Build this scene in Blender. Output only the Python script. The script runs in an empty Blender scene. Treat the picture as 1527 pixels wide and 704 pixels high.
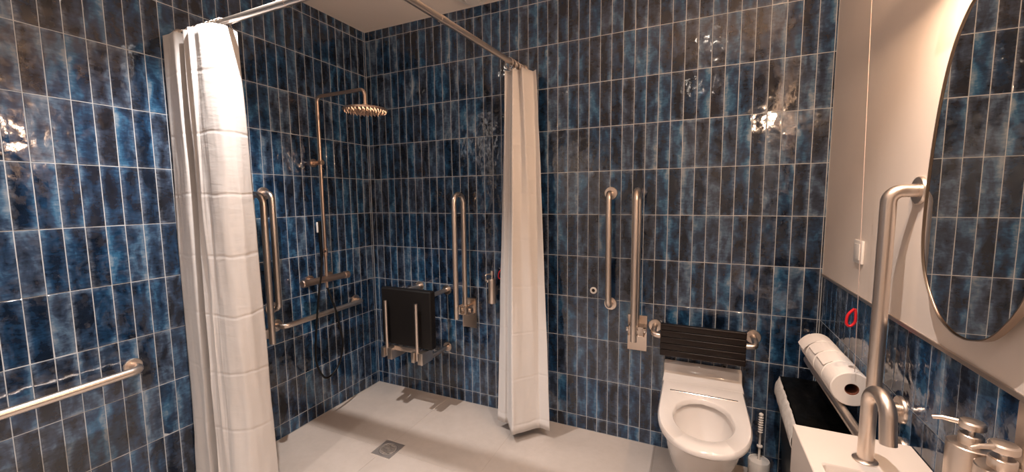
import bpy, bmesh, math, random
from mathutils import Vector, Matrix, noise
random.seed(7)
S = bpy.context.scene
COL = S.collection
PI = math.pi

# ------------------------------------------------------------------ camera
FPX = 594.5
RIGHT = Vector((0.9098, 0.4149, -0.0099)); UP = Vector((-0.0303, 0.0901, 0.9955)); FWD = Vector((-0.4139, 0.9054, -0.0945))
CAMPOS = Vector((2.2329, -2.3241, 1.436))
cd = bpy.data.cameras.new('camera'); cam = bpy.data.objects.new('camera', cd); COL.objects.link(cam)
cd.sensor_fit = 'HORIZONTAL'; cd.sensor_width = 36.0; cd.lens = FPX / 1527 * 36.0
cd.clip_start = 0.02
R3 = Matrix((RIGHT, UP, -FWD)).transposed()
cam.matrix_world = Matrix.Translation(CAMPOS) @ R3.to_quaternion().to_matrix().to_4x4()
S.camera = cam

def project(p):
    d = Vector(p) - CAMPOS
    z = max(d.dot(FWD), 1e-3)
    return 763.5 + FPX * d.dot(RIGHT) / z, 352 - FPX * d.dot(UP) / z

# ------------------------------------------------------------------ world, exposure
w = bpy.data.worlds.new('world'); S.world = w; w.use_nodes = True
w.node_tree.nodes['Background'].inputs[0].default_value = (0.9, 0.85, 0.8, 1)
w.node_tree.nodes['Background'].inputs[1].default_value = 0.05
S.view_settings.view_transform = 'Standard'
S.view_settings.look = 'None'
S.view_settings.gamma = 1.0
S.view_settings.use_curve_mapping = False
S.view_settings.exposure = 0.37

ROOM_X, ROOM_Y, ROOM_Z = 2.80, -3.30, 2.65
# ceiling downlights (x, y, watts, colour)
DOWNLIGHTS = [(0.60, -1.311, 132.0, (1.0, 0.93, 0.89), 96, 0.8),
              (2.34, -1.37, 85.0, (1.0, 0.88, 0.80), 92, 0.75),
              (0.60, -2.75, 75.0, (1.0, 0.90, 0.83), 112, 0.9),  # fill lamp added out of view behind the camera, brightens the left side
              (2.20, -2.75, 40.0, (1.0, 0.88, 0.80), 112, 0.9)]  # second added fill lamp, also out of view, for softer overall light
MIRROR_LAMP = 24.0
MIRROR_LAMP_COL = (1.0, 0.66, 0.43)

def add_spot(name, loc, power, color, radius=0.012, angle=94, blend=0.5):
    l = bpy.data.lights.new(name, 'SPOT'); l.energy = power; l.color = color
    l.shadow_soft_size = radius; l.spot_size = math.radians(angle); l.spot_blend = blend
    o = bpy.data.objects.new(name, l); COL.objects.link(o); o.location = loc
    return o

# ------------------------------------------------------------------ node helpers
def new_mat(name):
    m = bpy.data.materials.new(name); m.use_nodes = True
    nt = m.node_tree; b = nt.nodes['Principled BSDF']
    return m, nt, b

class NB:
    def __init__(s, nt): s.nt = nt; s.L = nt.links
    def n(s, t, **kw):
        nd = s.nt.nodes.new(t)
        for k, v in kw.items(): setattr(nd, k, v)
        return nd
    def val(s, sock, v):
        if isinstance(v, bpy.types.NodeSocket): s.L.new(v, sock)
        else: sock.default_value = v
    def math(s, op, a, b=0.0, c=0.0, clamp=False):
        nd = s.n('ShaderNodeMath', operation=op, use_clamp=clamp)
        s.val(nd.inputs[0], a); s.val(nd.inputs[1], b); s.val(nd.inputs[2], c)
        return nd.outputs[0]
    def noise(s, vec, scale, detail=4.0, rough=0.55, dist=0.0):
        nd = s.n('ShaderNodeTexNoise')
        if vec is not None: s.L.new(vec, nd.inputs['Vector'])
        nd.inputs['Scale'].default_value = scale; nd.inputs['Detail'].default_value = detail
        nd.inputs['Roughness'].default_value = rough; nd.inputs['Distortion'].default_value = dist
        return nd.outputs['Fac']
    def comb(s, x, y, z):
        nd = s.n('ShaderNodeCombineXYZ')
        s.val(nd.inputs[0], x); s.val(nd.inputs[1], y); s.val(nd.inputs[2], z)
        return nd.outputs[0]
    def ramp(s, fac, stops):
        nd = s.n('ShaderNodeValToRGB'); cr = nd.color_ramp
        while len(cr.elements) < len(stops): cr.elements.new(0.5)
        for e, (p, c) in zip(cr.elements, stops):
            e.position = p; e.color = (*c, 1)
        s.L.new(fac, nd.inputs[0])
        return nd.outputs[0]
    def smooth(s, v, a, b):
        nd = s.n('ShaderNodeMapRange', interpolation_type='SMOOTHSTEP')
        s.val(nd.inputs[0], v); nd.inputs[1].default_value = a; nd.inputs[2].default_value = b
        return nd.outputs[0]
    def pos(s):
        g = s.n('ShaderNodeNewGeometry'); sp = s.n('ShaderNodeSeparateXYZ')
        s.L.new(g.outputs['Position'], sp.inputs[0])
        return g.outputs['Position'], sp.outputs
    def bump(s, h, strength, dist, bsdf):
        nd = s.n('ShaderNodeBump'); s.L.new(h, nd.inputs['Height'])
        nd.inputs['Strength'].default_value = strength; nd.inputs['Distance'].default_value = dist
        s.L.new(nd.outputs[0], bsdf.inputs['Normal'])

TW, TH, R0 = 0.06254, 0.25, 0.0859
OC, OD, OR_ = 0.0391, 0.0160, 0.0322      # first joint after each corner
GAP = 0.0029

def tile_mat(name, axis, sign, off, seed):
    m, nt, b = new_mat(name); k = NB(nt)
    P, xyz = k.pos()
    u = k.math('DIVIDE', k.math('SUBTRACT', k.math('MULTIPLY', xyz[axis], sign), off), TW)
    v = k.math('DIVIDE', k.math('SUBTRACT', xyz[2], R0), TH)
    iu, iv = k.math('FLOOR', u), k.math('FLOOR', v)
    fu, fv = k.math('FRACT', u), k.math('FRACT', v)
    wn = k.n('ShaderNodeTexWhiteNoise', noise_dimensions='3D')
    k.L.new(k.comb(iu, iv, seed), wn.inputs['Vector'])
    sp = k.n('ShaderNodeSeparateColor'); k.L.new(wn.outputs['Color'], sp.inputs[0])
    r1, r2, r3 = sp.outputs
    # watercolour washes: broad vertical strokes, a pale wash along one long edge, mottling
    vec = k.comb(k.math('ADD', k.math('MULTIPLY', fu, 1.7), k.math('MULTIPLY', r1, 40.0)), k.math('ADD', k.math('MULTIPLY', fv, 2.9), k.math('MULTIPLY', r2, 40.0)), seed)
    n1 = k.noise(vec, 0.85, 3.0, 0.55, 0.4)
    vec2 = k.comb(k.math('ADD', k.math('MULTIPLY', fu, 2.6), k.math('MULTIPLY', r2, 30.0)), k.math('ADD', k.math('MULTIPLY', fv, 24.0), k.math('MULTIPLY', r3, 30.0)), seed)
    n2 = k.noise(vec2, 1.0, 5.0, 0.62, 0.4)
    eL = k.math('MULTIPLY', k.smooth(fu, 0.5, 0.0), k.smooth(r2, 0.35, 0.9))
    eR = k.math('MULTIPLY', k.smooth(fu, 0.5, 1.0), k.smooth(r2, 0.65, 0.1))
    eT = k.math('MULTIPLY', k.math('ADD', k.smooth(fv, 0.9, 1.0), k.smooth(fv, 0.08, 0.0)), k.smooth(r3, 0.45, 1.0))
    e = k.math('ADD', k.math('MULTIPLY', k.math('ADD', eL, eR), 0.26), k.math('MULTIPLY', eT, 0.16))
    e = k.math('MULTIPLY', e, k.math('ADD', 0.35, k.math('MULTIPLY', n1, 1.2)))
    t = k.math('ADD', k.math('MULTIPLY', k.math('SUBTRACT', n1, 0.5), 1.15), k.math('MULTIPLY', k.math('SUBTRACT', n2, 0.5), 0.50))
    t = k.math('ADD', t, k.math('MULTIPLY', k.math('SUBTRACT', r1, 0.5), 0.30))
    t = k.math('ADD', k.math('ADD', t, e), 0.395, clamp=True)
    col = k.ramp(t, [(0.0, (0.003, 0.006, 0.012)), (0.26, (0.005, 0.014, 0.034)), (0.5, (0.012, 0.045, 0.108)),
                     (0.70, (0.034, 0.128, 0.25)), (1.0, (0.25, 0.33, 0.40))])
    # a share of the tiles is fired greyer and browner than the rest
    hs = k.n('ShaderNodeHueSaturation'); k.L.new(col, hs.inputs['Color']); hs.inputs['Saturation'].default_value = 0.40
    mul = k.n('ShaderNodeMix', data_type='RGBA', blend_type='MULTIPLY'); mul.inputs['Factor'].default_value = 1.0
    k.L.new(hs.outputs[0], mul.inputs['A']); mul.inputs['B'].default_value = (0.95, 0.84, 0.78, 1)
    mx = k.n('ShaderNodeMix', data_type='RGBA')
    k.val(mx.inputs['Factor'], k.math('MULTIPLY', k.smooth(r3, 0.3, 1.0), 0.42)); k.L.new(col, mx.inputs['A']); k.L.new(mul.outputs['Result'], mx.inputs['B'])
    # pale bloom of the glaze along the rims
    s1 = k.math('MULTIPLY', k.smooth(fu, 0.30, 0.0), k.math('ADD', 0.25, k.smooth(r1, 0.3, 1.0)))
    s2 = k.math('MULTIPLY', k.smooth(fu, 0.70, 1.0), k.math('ADD', 0.25, k.smooth(r1, 0.7, 0.0)))
    s3 = k.math('MULTIPLY', k.math('ADD', k.smooth(fv, 0.91, 1.0), k.smooth(fv, 0.07, 0.0)), k.math('ADD', 0.2, k.smooth(r2, 0.3, 0.9)))
    bl = k.math('MULTIPLY', k.math('ADD', k.math('ADD', s1, s2), s3), k.math('MULTIPLY', k.smooth(n2, 0.25, 0.7), k.smooth(n1, 0.25, 0.65)), clamp=True)
    m3 = k.n('ShaderNodeMix', data_type='RGBA')
    k.val(m3.inputs['Factor'], k.math('MULTIPLY', bl, 0.62)); k.L.new(mx.outputs['Result'], m3.inputs['A']); m3.inputs['B'].default_value = (0.185, 0.225, 0.285, 1)
    k.L.new(m3.outputs['Result'], b.inputs['Base Color'])
    b.inputs['Roughness'].default_value = 0.07
    b.inputs['IOR'].default_value = 1.66
    # hand made glaze: slow waves plus ripples, different on every tile
    hv = k.comb(k.math('ADD', fu, k.math('MULTIPLY', r3, 50.0)), k.math('ADD', k.math('MULTIPLY', fv, 3.2), k.math('MULTIPLY', r1, 50.0)), seed)
    h1 = k.noise(hv, 1.3, 1.5, 0.4)
    h2 = k.noise(hv, 7.0, 2.0, 0.5)
    h = k.math('ADD', k.math('MULTIPLY', h1, 1.0), k.math('MULTIPLY', h2, 0.055))
    k.bump(h, 0.45, 0.006, b)
    return m

def plain(name, color, rough=0.5, metal=0.0, spec=0.5, noise_amt=0.0, nscale=8.0, bump=0.0, bscale=60.0, bdist=0.002, coat=0.0, sheen=0.0):
    m, nt, b = new_mat(name); k = NB(nt)
    b.inputs['Base Color'].default_value = (*color, 1)
    b.inputs['Roughness'].default_value = rough; b.inputs['Metallic'].default_value = metal
    b.inputs['Specular IOR Level'].default_value = spec; b.inputs['Coat Weight'].default_value = coat
    b.inputs['Sheen Weight'].default_value = sheen
    P, xyz = k.pos()
    if noise_amt > 0:
        f = k.noise(P, nscale, 6.0, 0.6)
        lo = tuple(c * (1 - noise_amt) for c in color); hi = tuple(min(1, c * (1 + noise_amt)) for c in color)
        k.L.new(k.ramp(f, [(0.3, lo), (0.7, hi)]), b.inputs['Base Color'])
    if bump > 0:
        k.bump(k.noise(P, bscale, 4.0, 0.6), bump, bdist, b)
    return m

def brushed(name, color, rough=0.3):
    m, nt, b = new_mat(name); k = NB(nt)
    b.inputs['Metallic'].default_value = 1.0
    b.inputs['Base Color'].default_value = (*color, 1)
    P, xyz = k.pos()
    f = k.noise(P, 220.0, 2.0, 0.5)
    k.val(b.inputs['Roughness'], k.math('ADD', k.math('MULTIPLY', f, 0.10), rough - 0.05))
    return m

def emit(name, color, strength):
    m, nt, b = new_mat(name)
    b.inputs['Base Color'].default_value = (0.8, 0.8, 0.8, 1)
    b.inputs['Emission Color'].default_value = (*color, 1); b.inputs['Emission Strength'].default_value = strength
    return m

def floor_mat():
    m, nt, b = new_mat('beige_stone_tile'); k = NB(nt)
    P, xyz = k.pos()
    f = k.noise(P, 3.0, 8.0, 0.6, 0.6); g = k.noise(P, 26.0, 5.0, 0.65)
    t = k.math('ADD', k.math('MULTIPLY', f, 0.7), k.math('MULTIPLY', g, 0.3))
    k.L.new(k.ramp(t, [(0.3, (0.44, 0.385, 0.345)), (0.55, (0.505, 0.447, 0.405)), (0.75, (0.555, 0.495, 0.455))]), b.inputs['Base Color'])
    b.inputs['Roughness'].default_value = 0.42; b.inputs['Specular IOR Level'].default_value = 0.4
    k.bump(g, 0.08, 0.002, b)
    return m

def curtain_mat():
    m, nt, b = new_mat('white_curtain_fabric'); k = NB(nt)
    P, xyz = k.pos()
    b.inputs['Base Color'].default_value = (0.69, 0.665, 0.65, 1)
    b.inputs['Roughness'].default_value = 0.75; b.inputs['Sheen Weight'].default_value = 0.15
    b.inputs['Specular IOR Level'].default_value = 0.25
    # package creases: sharp horizontal folds with crumpled cloth between
    warp = k.math('MULTIPLY', k.noise(P, 5.0, 3.0), 0.05)
    zz = k.math('DIVIDE', k.math('ADD', xyz[2], warp), 0.27)
    d = k.math('ABSOLUTE', k.math('SUBTRACT', k.math('FRACT', zz), 0.5))
    crease = k.smooth(d, 0.0, 0.045)
    sc = k.comb(k.math('MULTIPLY', xyz[0], 10.0), k.math('MULTIPLY', xyz[1], 10.0), k.math('MULTIPLY', xyz[2], 34.0))
    cr = k.noise(sc, 1.0, 4.0, 0.6, 0.5)
    h = k.math('ADD', k.math('MULTIPLY', crease, 0.45), k.math('MULTIPLY', cr, 0.55))
    k.bump(h, 0.35, 0.006, b)
    return m

M = {}
M['tile_back'] = tile_mat('blue_glazed_tile_back', 0, 1.0, OC, 1.37)
M['tile_left'] = tile_mat('blue_glazed_tile_left', 1, -1.0, OD, 5.71)
M['tile_right'] = tile_mat('blue_glazed_tile_right', 1, -1.0, OR_, 9.13)
M['grout'] = plain('pale_grout', (0.50, 0.53, 0.56), 0.85, noise_amt=0.12, nscale=40, bump=0.2, bscale=300, bdist=0.0005)
M['floor_grout'] = plain('beige_grout', (0.42, 0.36, 0.31), 0.9)
M['floor'] = floor_mat()
M['plaster'] = plain('white_plaster', (0.76, 0.68, 0.62), 0.55, noise_amt=0.02, nscale=6, bump=0.05, bscale=180, bdist=0.001)
M['ceiling'] = plain('ceiling_paint', (0.88, 0.79, 0.72), 0.8, bump=0.04, bscale=150, bdist=0.001)
M['metal'] = brushed('brushed_nickel', (0.74, 0.65, 0.58), 0.33)
M['bronze'] = brushed('brushed_bronze', (0.68, 0.52, 0.42), 0.32)
M['steel'] = plain('satin_steel', (0.72, 0.66, 0.62), 0.5, 1.0)
M['chrome'] = plain('chrome', (0.72, 0.68, 0.65), 0.12, 1.0)
M['ceramic'] = plain('white_ceramic', (0.82, 0.775, 0.745), 0.12, coat=0.4)
M['ceramic_matt'] = plain('matt_white_stone', (0.66, 0.60, 0.555), 0.4, noise_amt=0.01)
M['black'] = plain('black_plastic', (0.004, 0.0035, 0.0035), 0.38, spec=0.3)
M['black_soft'] = plain('black_cushion', (0.006, 0.005, 0.005), 0.55, spec=0.3)
M['black_wood'] = plain('black_slat', (0.010, 0.0055, 0.0045), 0.32, spec=0.35)
M['bag'] = plain('black_bag', (0.002, 0.002, 0.002), 0.4, spec=0.12, bump=0.35, bscale=22, bdist=0.01)
M['liner'] = plain('white_liner', (0.62, 0.60, 0.58), 0.6, noise_amt=0.12, nscale=40, bump=0.5, bscale=45, bdist=0.006)
M['paper'] = plain('white_paper', (0.86, 0.80, 0.75), 0.9, bump=0.15, bscale=120, bdist=0.001)
M['card'] = plain('brown_card', (0.20, 0.065, 0.035), 0.85, noise_amt=0.15, nscale=30)
M['white_plastic'] = plain('white_plastic', (0.78, 0.75, 0.72), 0.35)
M['red_plastic'] = plain('red_plastic', (0.55, 0.012, 0.02), 0.35)
M['cord'] = plain('pale_cord', (0.60, 0.47, 0.42), 0.8)
M['curtain'] = curtain_mat()
M['dark_hole'] = plain('dark_hole', (0.004, 0.004, 0.004), 0.7)
M['water'] = plain('still_water', (0.55, 0.52, 0.49), 0.02, coat=0.5)
M['mirror'] = plain('mirror_glass', (0.80, 0.79, 0.77), 0.01, 1.0)
M['frame'] = plain('mirror_frame_metal', (0.40, 0.32, 0.26), 0.35, 1.0)
M['door'] = plain('grey_door_paint', (0.52, 0.48, 0.45), 0.5)
M['bulb'] = emit('downlight_glow', (1.0, 0.86, 0.72), 60.0)
M['lampglow'] = emit('mirror_lamp_glow', MIRROR_LAMP_COL, 11.0)

# ------------------------------------------------------------------ mesh helpers
def finish(name, bm, mat, parent=None, smooth=None, loc=None):
    me = bpy.data.meshes.new(name)
    bmesh.ops.recalc_face_normals(bm, faces=bm.faces[:])
    o = bpy.data.objects.new(name, me); COL.objects.link(o)
    base = Vector((0, 0, 0))
    if parent is not None:
        o.parent = parent
        base = Vector(parent.get('_base', (0, 0, 0)))
    elif loc is not None:
        base = Vector(loc); o.location = base
        o['_base'] = tuple(base)
    if base.length > 0: bmesh.ops.translate(bm, vec=-base, verts=bm.verts[:])
    if smooth is not None:
        for f in bm.faces: f.smooth = True
        for e in bm.edges:
            if len(e.link_faces) == 2 and e.calc_face_angle(0) > math.radians(smooth): e.smooth = False
    bm.to_mesh(me); bm.free()
    if mat is not None: me.materials.append(M[mat])
    if parent is not None and parent.type != 'EMPTY': o['_base'] = tuple(base)
    elif parent is not None: o['_base'] = tuple(base)
    return o

def thing(name, label, cat, loc, group=None):
    o = bpy.data.objects.new(name, None); COL.objects.link(o)
    o.location = loc; o['_base'] = tuple(loc); o['label'] = label; o['category'] = cat
    o.empty_display_size = 0.05
    if group: o['group'] = group
    return o
def tag(o, label, cat, group=None):
    o['label'] = label; o['category'] = cat
    if group: o['group'] = group
    return o
def struct(name, bm, mat):
    o = finish(name, bm, mat); o['kind'] = 'structure'; return o

def box(x0, x1, y0, y1, z0, z1, bev=0.0, seg=2, bm=None):
    b2 = bmesh.new()
    r = bmesh.ops.create_cube(b2, size=1.0)
    for v in b2.verts:
        v.co = Vector(((x0 + x1) / 2 + v.co.x * (x1 - x0), (y0 + y1) / 2 + v.co.y * (y1 - y0), (z0 + z1) / 2 + v.co.z * (z1 - z0)))
    if bev > 0: bmesh.ops.bevel(b2, geom=b2.edges[:], offset=bev, segments=seg, profile=0.6, affect='EDGES')
    if bm is None: return b2
    merge(bm, b2); return bm

def merge(bm, other):
    me = bpy.data.meshes.new('tmp'); other.to_mesh(me); other.free(); bm.from_mesh(me); bpy.data.meshes.remove(me)

def fillet(pts, r, n=7):
    pts = [Vector(p) for p in pts]; out = [pts[0]]
    for i in range(1, len(pts) - 1):
        p = pts[i]; a = (pts[i - 1] - p); b = (pts[i + 1] - p)
        rr = r[i - 1] if isinstance(r, (list, tuple)) else r
        ang = a.angle(b)
        d = min(rr / math.tan(ang / 2), a.length * 0.49, b.length * 0.49)
        a.normalize(); b.normalize()
        rr = d * math.tan(ang / 2)
        c = p + (a + b).normalized() * (rr / math.sin(ang / 2))
        s = p + a * d - c; e = p + b * d - c
        for k in range(n + 1):
            t = k / n
            th = s.angle(e)
            q = s.lerp(e, t) if th < 1e-3 else (s * math.sin((1 - t) * th) + e * math.sin(t * th)) / math.sin(th)
            out.append(c + q)
    out.append(pts[-1])
    return out

def sweep(pts, r, seg=14, cap=True, bm=None, closed=False):
    bm = bm or bmesh.new(); pts = [Vector(p) for p in pts]; n = len(pts); rings = []
    rad = r if isinstance(r, (list, tuple)) else [r] * n
    def tan(i):
        if closed: return (pts[(i + 1) % n] - pts[i - 1]).normalized()
        if i == 0: return (pts[1] - pts[0]).normalized()
        if i == n - 1: return (pts[-1] - pts[-2]).normalized()
        return ((pts[i + 1] - pts[i]).normalized() + (pts[i] - pts[i - 1]).normalized()).normalized()
    t = tan(0); ref = Vector((0, 0, 1)) if abs(t.z) < 0.9 else Vector((1, 0, 0))
    u = t.cross(ref).normalized()
    for i in range(n):
        t = tan(i); u = (u - t * u.dot(t)).normalized(); v = t.cross(u)
        rings.append([bm.verts.new(pts[i] + (u * math.cos(2 * PI * k / seg) + v * math.sin(2 * PI * k / seg)) * rad[i]) for k in range(seg)])
    rng = range(n) if closed else range(n - 1)
    for i in rng:
        A, B = rings[i], rings[(i + 1) % n]
        for k in range(seg): bm.faces.new((A[k], A[(k + 1) % seg], B[(k + 1) % seg], B[k]))
    if cap and not closed: bm.faces.new(rings[0]); bm.faces.new(rings[-1])
    return bm

def lathe(profile, origin, axis=(0, 0, 1), seg=24, bm=None, cap=True):
    """profile = [(radius, height)] about axis through origin"""
    bm = bm or bmesh.new(); ax = Vector(axis).normalized(); o = Vector(origin)
    ref = Vector((1, 0, 0)) if abs(ax.x) < 0.9 else Vector((0, 1, 0))
    u = (ref - ax * ref.dot(ax)).normalized(); v = ax.cross(u); rings = []
    for r, h in profile:
        rings.append([bm.verts.new(o + ax * h + (u * math.cos(2 * PI * k / seg) + v * math.sin(2 * PI * k / seg)) * max(r, 1e-5)) for k in range(seg)])
    for A, B in zip(rings, rings[1:]):
        for k in range(seg): bm.faces.new((A[k], A[(k + 1) % seg], B[(k + 1) % seg], B[k]))
    if cap: bm.faces.new(rings[0]); bm.faces.new(rings[-1])
    return bm

def loft(rings, cap0=True, cap1=True, bm=None):
    bm = bm or bmesh.new(); R = [[bm.verts.new(p) for p in r] for r in rings]; n = len(R[0])
    for A, B in zip(R, R[1:]):
        for k in range(n): bm.faces.new((A[k], A[(k + 1) % n], B[(k + 1) % n], B[k]))
    if cap0: bm.faces.new(R[0])
    if cap1: bm.faces.new(R[-1])
    return bm

def catmull(pts, n=8):
    pts = [Vector(p) for p in pts]; P = [pts[0] * 2 - pts[1]] + pts + [pts[-1] * 2 - pts[-2]]; out = []
    for i in range(1, len(P) - 2):
        for k in range(n):
            t = k / n; a, b, c, d = P[i - 1:i + 3]
            out.append(0.5 * ((2 * b) + (c - a) * t + (2 * a - 5 * b + 4 * c - d) * t * t + (3 * b - a - 3 * c + d) * t ** 3))
    out.append(pts[-1]); return out

# ------------------------------------------------------------------ the room shell
GR = 0.0013                                              # tile face stands this far proud of the grout
wall_back = struct('wall_back', box(-0.12, 2.92, GR, 0.12, -0.1, ROOM_Z + 0.1), 'grout')
wall_left = struct('wall_left', box(-0.12, -GR, ROOM_Y - 0.1, GR, -0.1, ROOM_Z + 0.1), 'grout')
WAIN = 1.050
wall_right = struct('wall_right', box(ROOM_X + GR, 2.92, -1.283, GR, -0.1, WAIN), 'grout')
pl = finish('plaster', box(ROOM_X, 2.92, ROOM_Y - 0.1, 0.0026, WAIN, ROOM_Z + 0.1), 'plaster', wall_right)
pl = finish('plaster', box(ROOM_X, 2.92, ROOM_Y - 0.1, -1.283, -0.1, WAIN), 'plaster', wall_right)
wall_front = struct('wall_front', box(-0.12, 2.92, ROOM_Y - 0.12, ROOM_Y, -0.1, ROOM_Z + 0.1), 'plaster')
floor = struct('floor', box(-0.12, 2.92, ROOM_Y - 0.12, 0.12, -0.1, -0.0012), 'floor_grout')
ceiling = struct('ceiling', box(-0.12, 2.92, ROOM_Y - 0.12, 0.12, ROOM_Z, ROOM_Z + 0.12), 'ceiling')

# large floor tiles, joints through the drain
xs = [0.001, 0.65, 1.25, 2.07, 2.799]; ys = [-0.001, -0.65, -1.85, -3.05, ROOM_Y + 0.001]
fx = [0.0005, 0.651, 1.251, 2.069, 2.7995]; fy = [-0.0005, -0.650, -1.850, -3.050, ROOM_Y + 0.0005]
for i in range(4):
    for j in range(4):
        finish('floor_tile', box(fx[i] + 0.0008, fx[i + 1] - 0.0008, fy[j + 1] + 0.0008, fy[j] - 0.0008, -0.0025, 0.0, 0.0006, 1), 'floor', floor)

# wall tiles
TD = 0.0050
def tile_bm(wd, ht, var=0):
    """one bevelled tile: local x along wall, local z up, face at y=0 looking to -y, with a slightly uneven face"""
    bm = bmesh.new(); a, c = wd / 2, ht / 2; b = 0.0013
    rnd = random.Random(var)
    J = lambda: rnd.uniform(-0.00025, 0.00025)
    out0 = [bm.verts.new((x, TD, z)) for x, z in ((-a, -c), (a, -c), (a, c), (-a, c))]
    out1 = [bm.verts.new((x, 0.0009, z)) for x, z in ((-a, -c), (a, -c), (a, c), (-a, c))]
    inn = [bm.verts.new((x, J(), z)) for x, z in ((-a + b, -c + b), (a - b, -c + b), (a - b, c - b), (-a + b, c - b))]
    for k in range(4):
        q = (k + 1) % 4
        bm.faces.new((out0[k], out0[q], out1[q], out1[k])); bm.faces.new((out1[k], out1[q], inn[q], inn[k]))
    bm.faces.new(inn)
    return bm

mesh_cache = {}
def tile_mesh(wd, ht, var, mat):
    key = (round(wd, 5), round(ht, 5), var, mat)
    if key not in mesh_cache:
        me = bpy.data.meshes.new('tile'); bm = tile_bm(wd, ht, var)
        bmesh.ops.recalc_face_normals(bm, faces=bm.faces[:]); bm.to_mesh(me); bm.free()
        me.materials.append(M[mat]); mesh_cache[key] = me
    return mesh_cache[key]

def tiled_wall(wall, mat, place, cols, rows, limit):
    items = []
    for ci, (u0, u1) in enumerate(cols):
        for (z0, z1) in rows:
            uc, zc = (u0 + u1) / 2, (z0 + z1) / 2
            rx, rz = random.gauss(0, 0.0035), random.gauss(0, 0.0045)
            wd, ht = (u1 - u0) - GAP, (z1 - z0) - GAP
            if wd < 0.004: wd = (u1 - u0)
            mtx = place(uc, zc) @ Matrix.Rotation(rx, 4, 'X') @ Matrix.Rotation(rz, 4, 'Z')
            c4 = [project(place(a, b).translation) for a, b in ((u0, z0), (u1, z0), (u1, z1), (u0, z1))]
            inside = any(0 <= x <= 1527 and 0 <= y <= 704 for x, y in c4) and (place(uc, zc).translation - CAMPOS).dot(FWD) > 0.1
            area = abs(sum(c4[k][0] * c4[(k + 1) % 4][1] - c4[(k + 1) % 4][0] * c4[k][1] for k in range(4))) / 2
            items.append((area if inside else -1, wd, ht, random.randrange(5), mtx))
    items.sort(key=lambda t: -t[0])
    rest = bmesh.new(); nrest = 0
    for i, (area, wd, ht, var, mtx) in enumerate(items):
        me = tile_mesh(wd, ht, var, mat)
        if i < limit and area > 0:
            o = bpy.data.objects.new('tile', me); COL.objects.link(o); o.parent = wall; o.matrix_local = mtx
        else:
            n0 = len(rest.verts); rest.from_mesh(me); rest.verts.ensure_lookup_table()
            for vtx in rest.verts[n0:]: vtx.co = mtx @ vtx.co
            nrest += 1
    if nrest:
        o = finish('tiles', rest, mat, wall); o['kind'] = 'stuff'
    else: rest.free()

rows = [(0.0005, R0)] + [(R0 + TH * i, R0 + TH * (i + 1)) for i in range(10)] + [(R0 + TH * 10, ROOM_Z)]
cols_b = [(0.0005, OC)] + [(OC + TW * i, OC + TW * (i + 1)) for i in range(44)] + [(OC + TW * 44, 2.7995)]
tiled_wall(wall_back, 'tile_back', lambda u, z: Matrix.Translation((u, 0, z)), cols_b, rows, 300)
cols_l = [(0.0005, OD)] + [(OD + TW * i, OD + TW * (i + 1)) for i in range(52)]
tiled_wall(wall_left, 'tile_left', lambda u, z: Matrix.Translation((0, -u, z)) @ Matrix.Rotation(PI / 2, 4, 'Z'), cols_l, rows, 300)
rows_r = [(0.0005, R0)] + [(R0 + TH * i, R0 + TH * (i + 1)) for i in range(3)] + [(R0 + TH * 3, WAIN)]
cols_r = [(0.0005, OR_)] + [(OR_ + TW * i, OR_ + TW * (i + 1)) for i in range(20)]
tiled_wall(wall_right, 'tile_right', lambda u, z: Matrix.Translation((ROOM_X, -u, z)) @ Matrix.Rotation(-PI / 2, 4, 'Z'), cols_r, rows_r, 300)
# metal profiles round the tiled band
struct('trim_1', box(ROOM_X - 0.004, ROOM_X + 0.006, -1.308, -0.0005, WAIN + 0.0003, WAIN + 0.0125, 0.001, 1), 'metal')
struct('trim_2', box(ROOM_X - 0.004, ROOM_X + 0.006, -1.308, -1.2835, 0.0, WAIN, 0.001, 1), 'metal')

# the entrance door behind the camera
door = struct('door_1', box(1.35, 2.30, ROOM_Y + 0.0, ROOM_Y + 0.03, 0.0, 2.1, 0.003, 1), 'door')
fb = box(1.27, 1.35, ROOM_Y, ROOM_Y + 0.045, 0.0, 2.18, 0.003, 1); box(2.30, 2.38, ROOM_Y, ROOM_Y + 0.045, 0, 2.18, 0.003, 1, fb); box(1.35, 2.30, ROOM_Y, ROOM_Y + 0.045, 2.1, 2.18, 0.003, 1, fb)
finish('door_frame', fb, 'white_plastic', door)
hb = sweep(fillet([(2.22, ROOM_Y + 0.03, 1.03), (2.22, ROOM_Y + 0.085, 1.03), (2.10, ROOM_Y + 0.085, 1.03)], 0.02), 0.010)
finish('door_handle', hb, 'metal', door, 40)

# ------------------------------------------------------------------ lamps
for i, (x, y, p, c, an, bl) in enumerate(DOWNLIGHTS):
    lab = ['recessed ceiling downlight over the shower floor near the left curtain', 'recessed ceiling downlight over the toilet beside the right wall', 'added fill downlight on the unseen ceiling behind the camera near the left wall', 'added fill downlight on the unseen ceiling behind the camera near the right wall'][i]
    t = thing('downlight', lab, 'lamp', (x, y, ROOM_Z), 'ceiling downlights')
    finish('ring', lathe([(0.034, -0.004), (0.046, -0.004), (0.046, 0.0), (0.034, 0.0), (0.034, -0.004)], (x, y, ROOM_Z), seg=28, cap=False), 'white_plastic', t, 40)
    finish('bulb', lathe([(0.033, -0.0015), (0.033, -0.0005)], (x, y, ROOM_Z), seg=24), 'bulb', t)
    s = add_spot('downlight_beam', (0, 0, -0.012), p, c, 0.008, an, bl); s.parent = t

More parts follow.
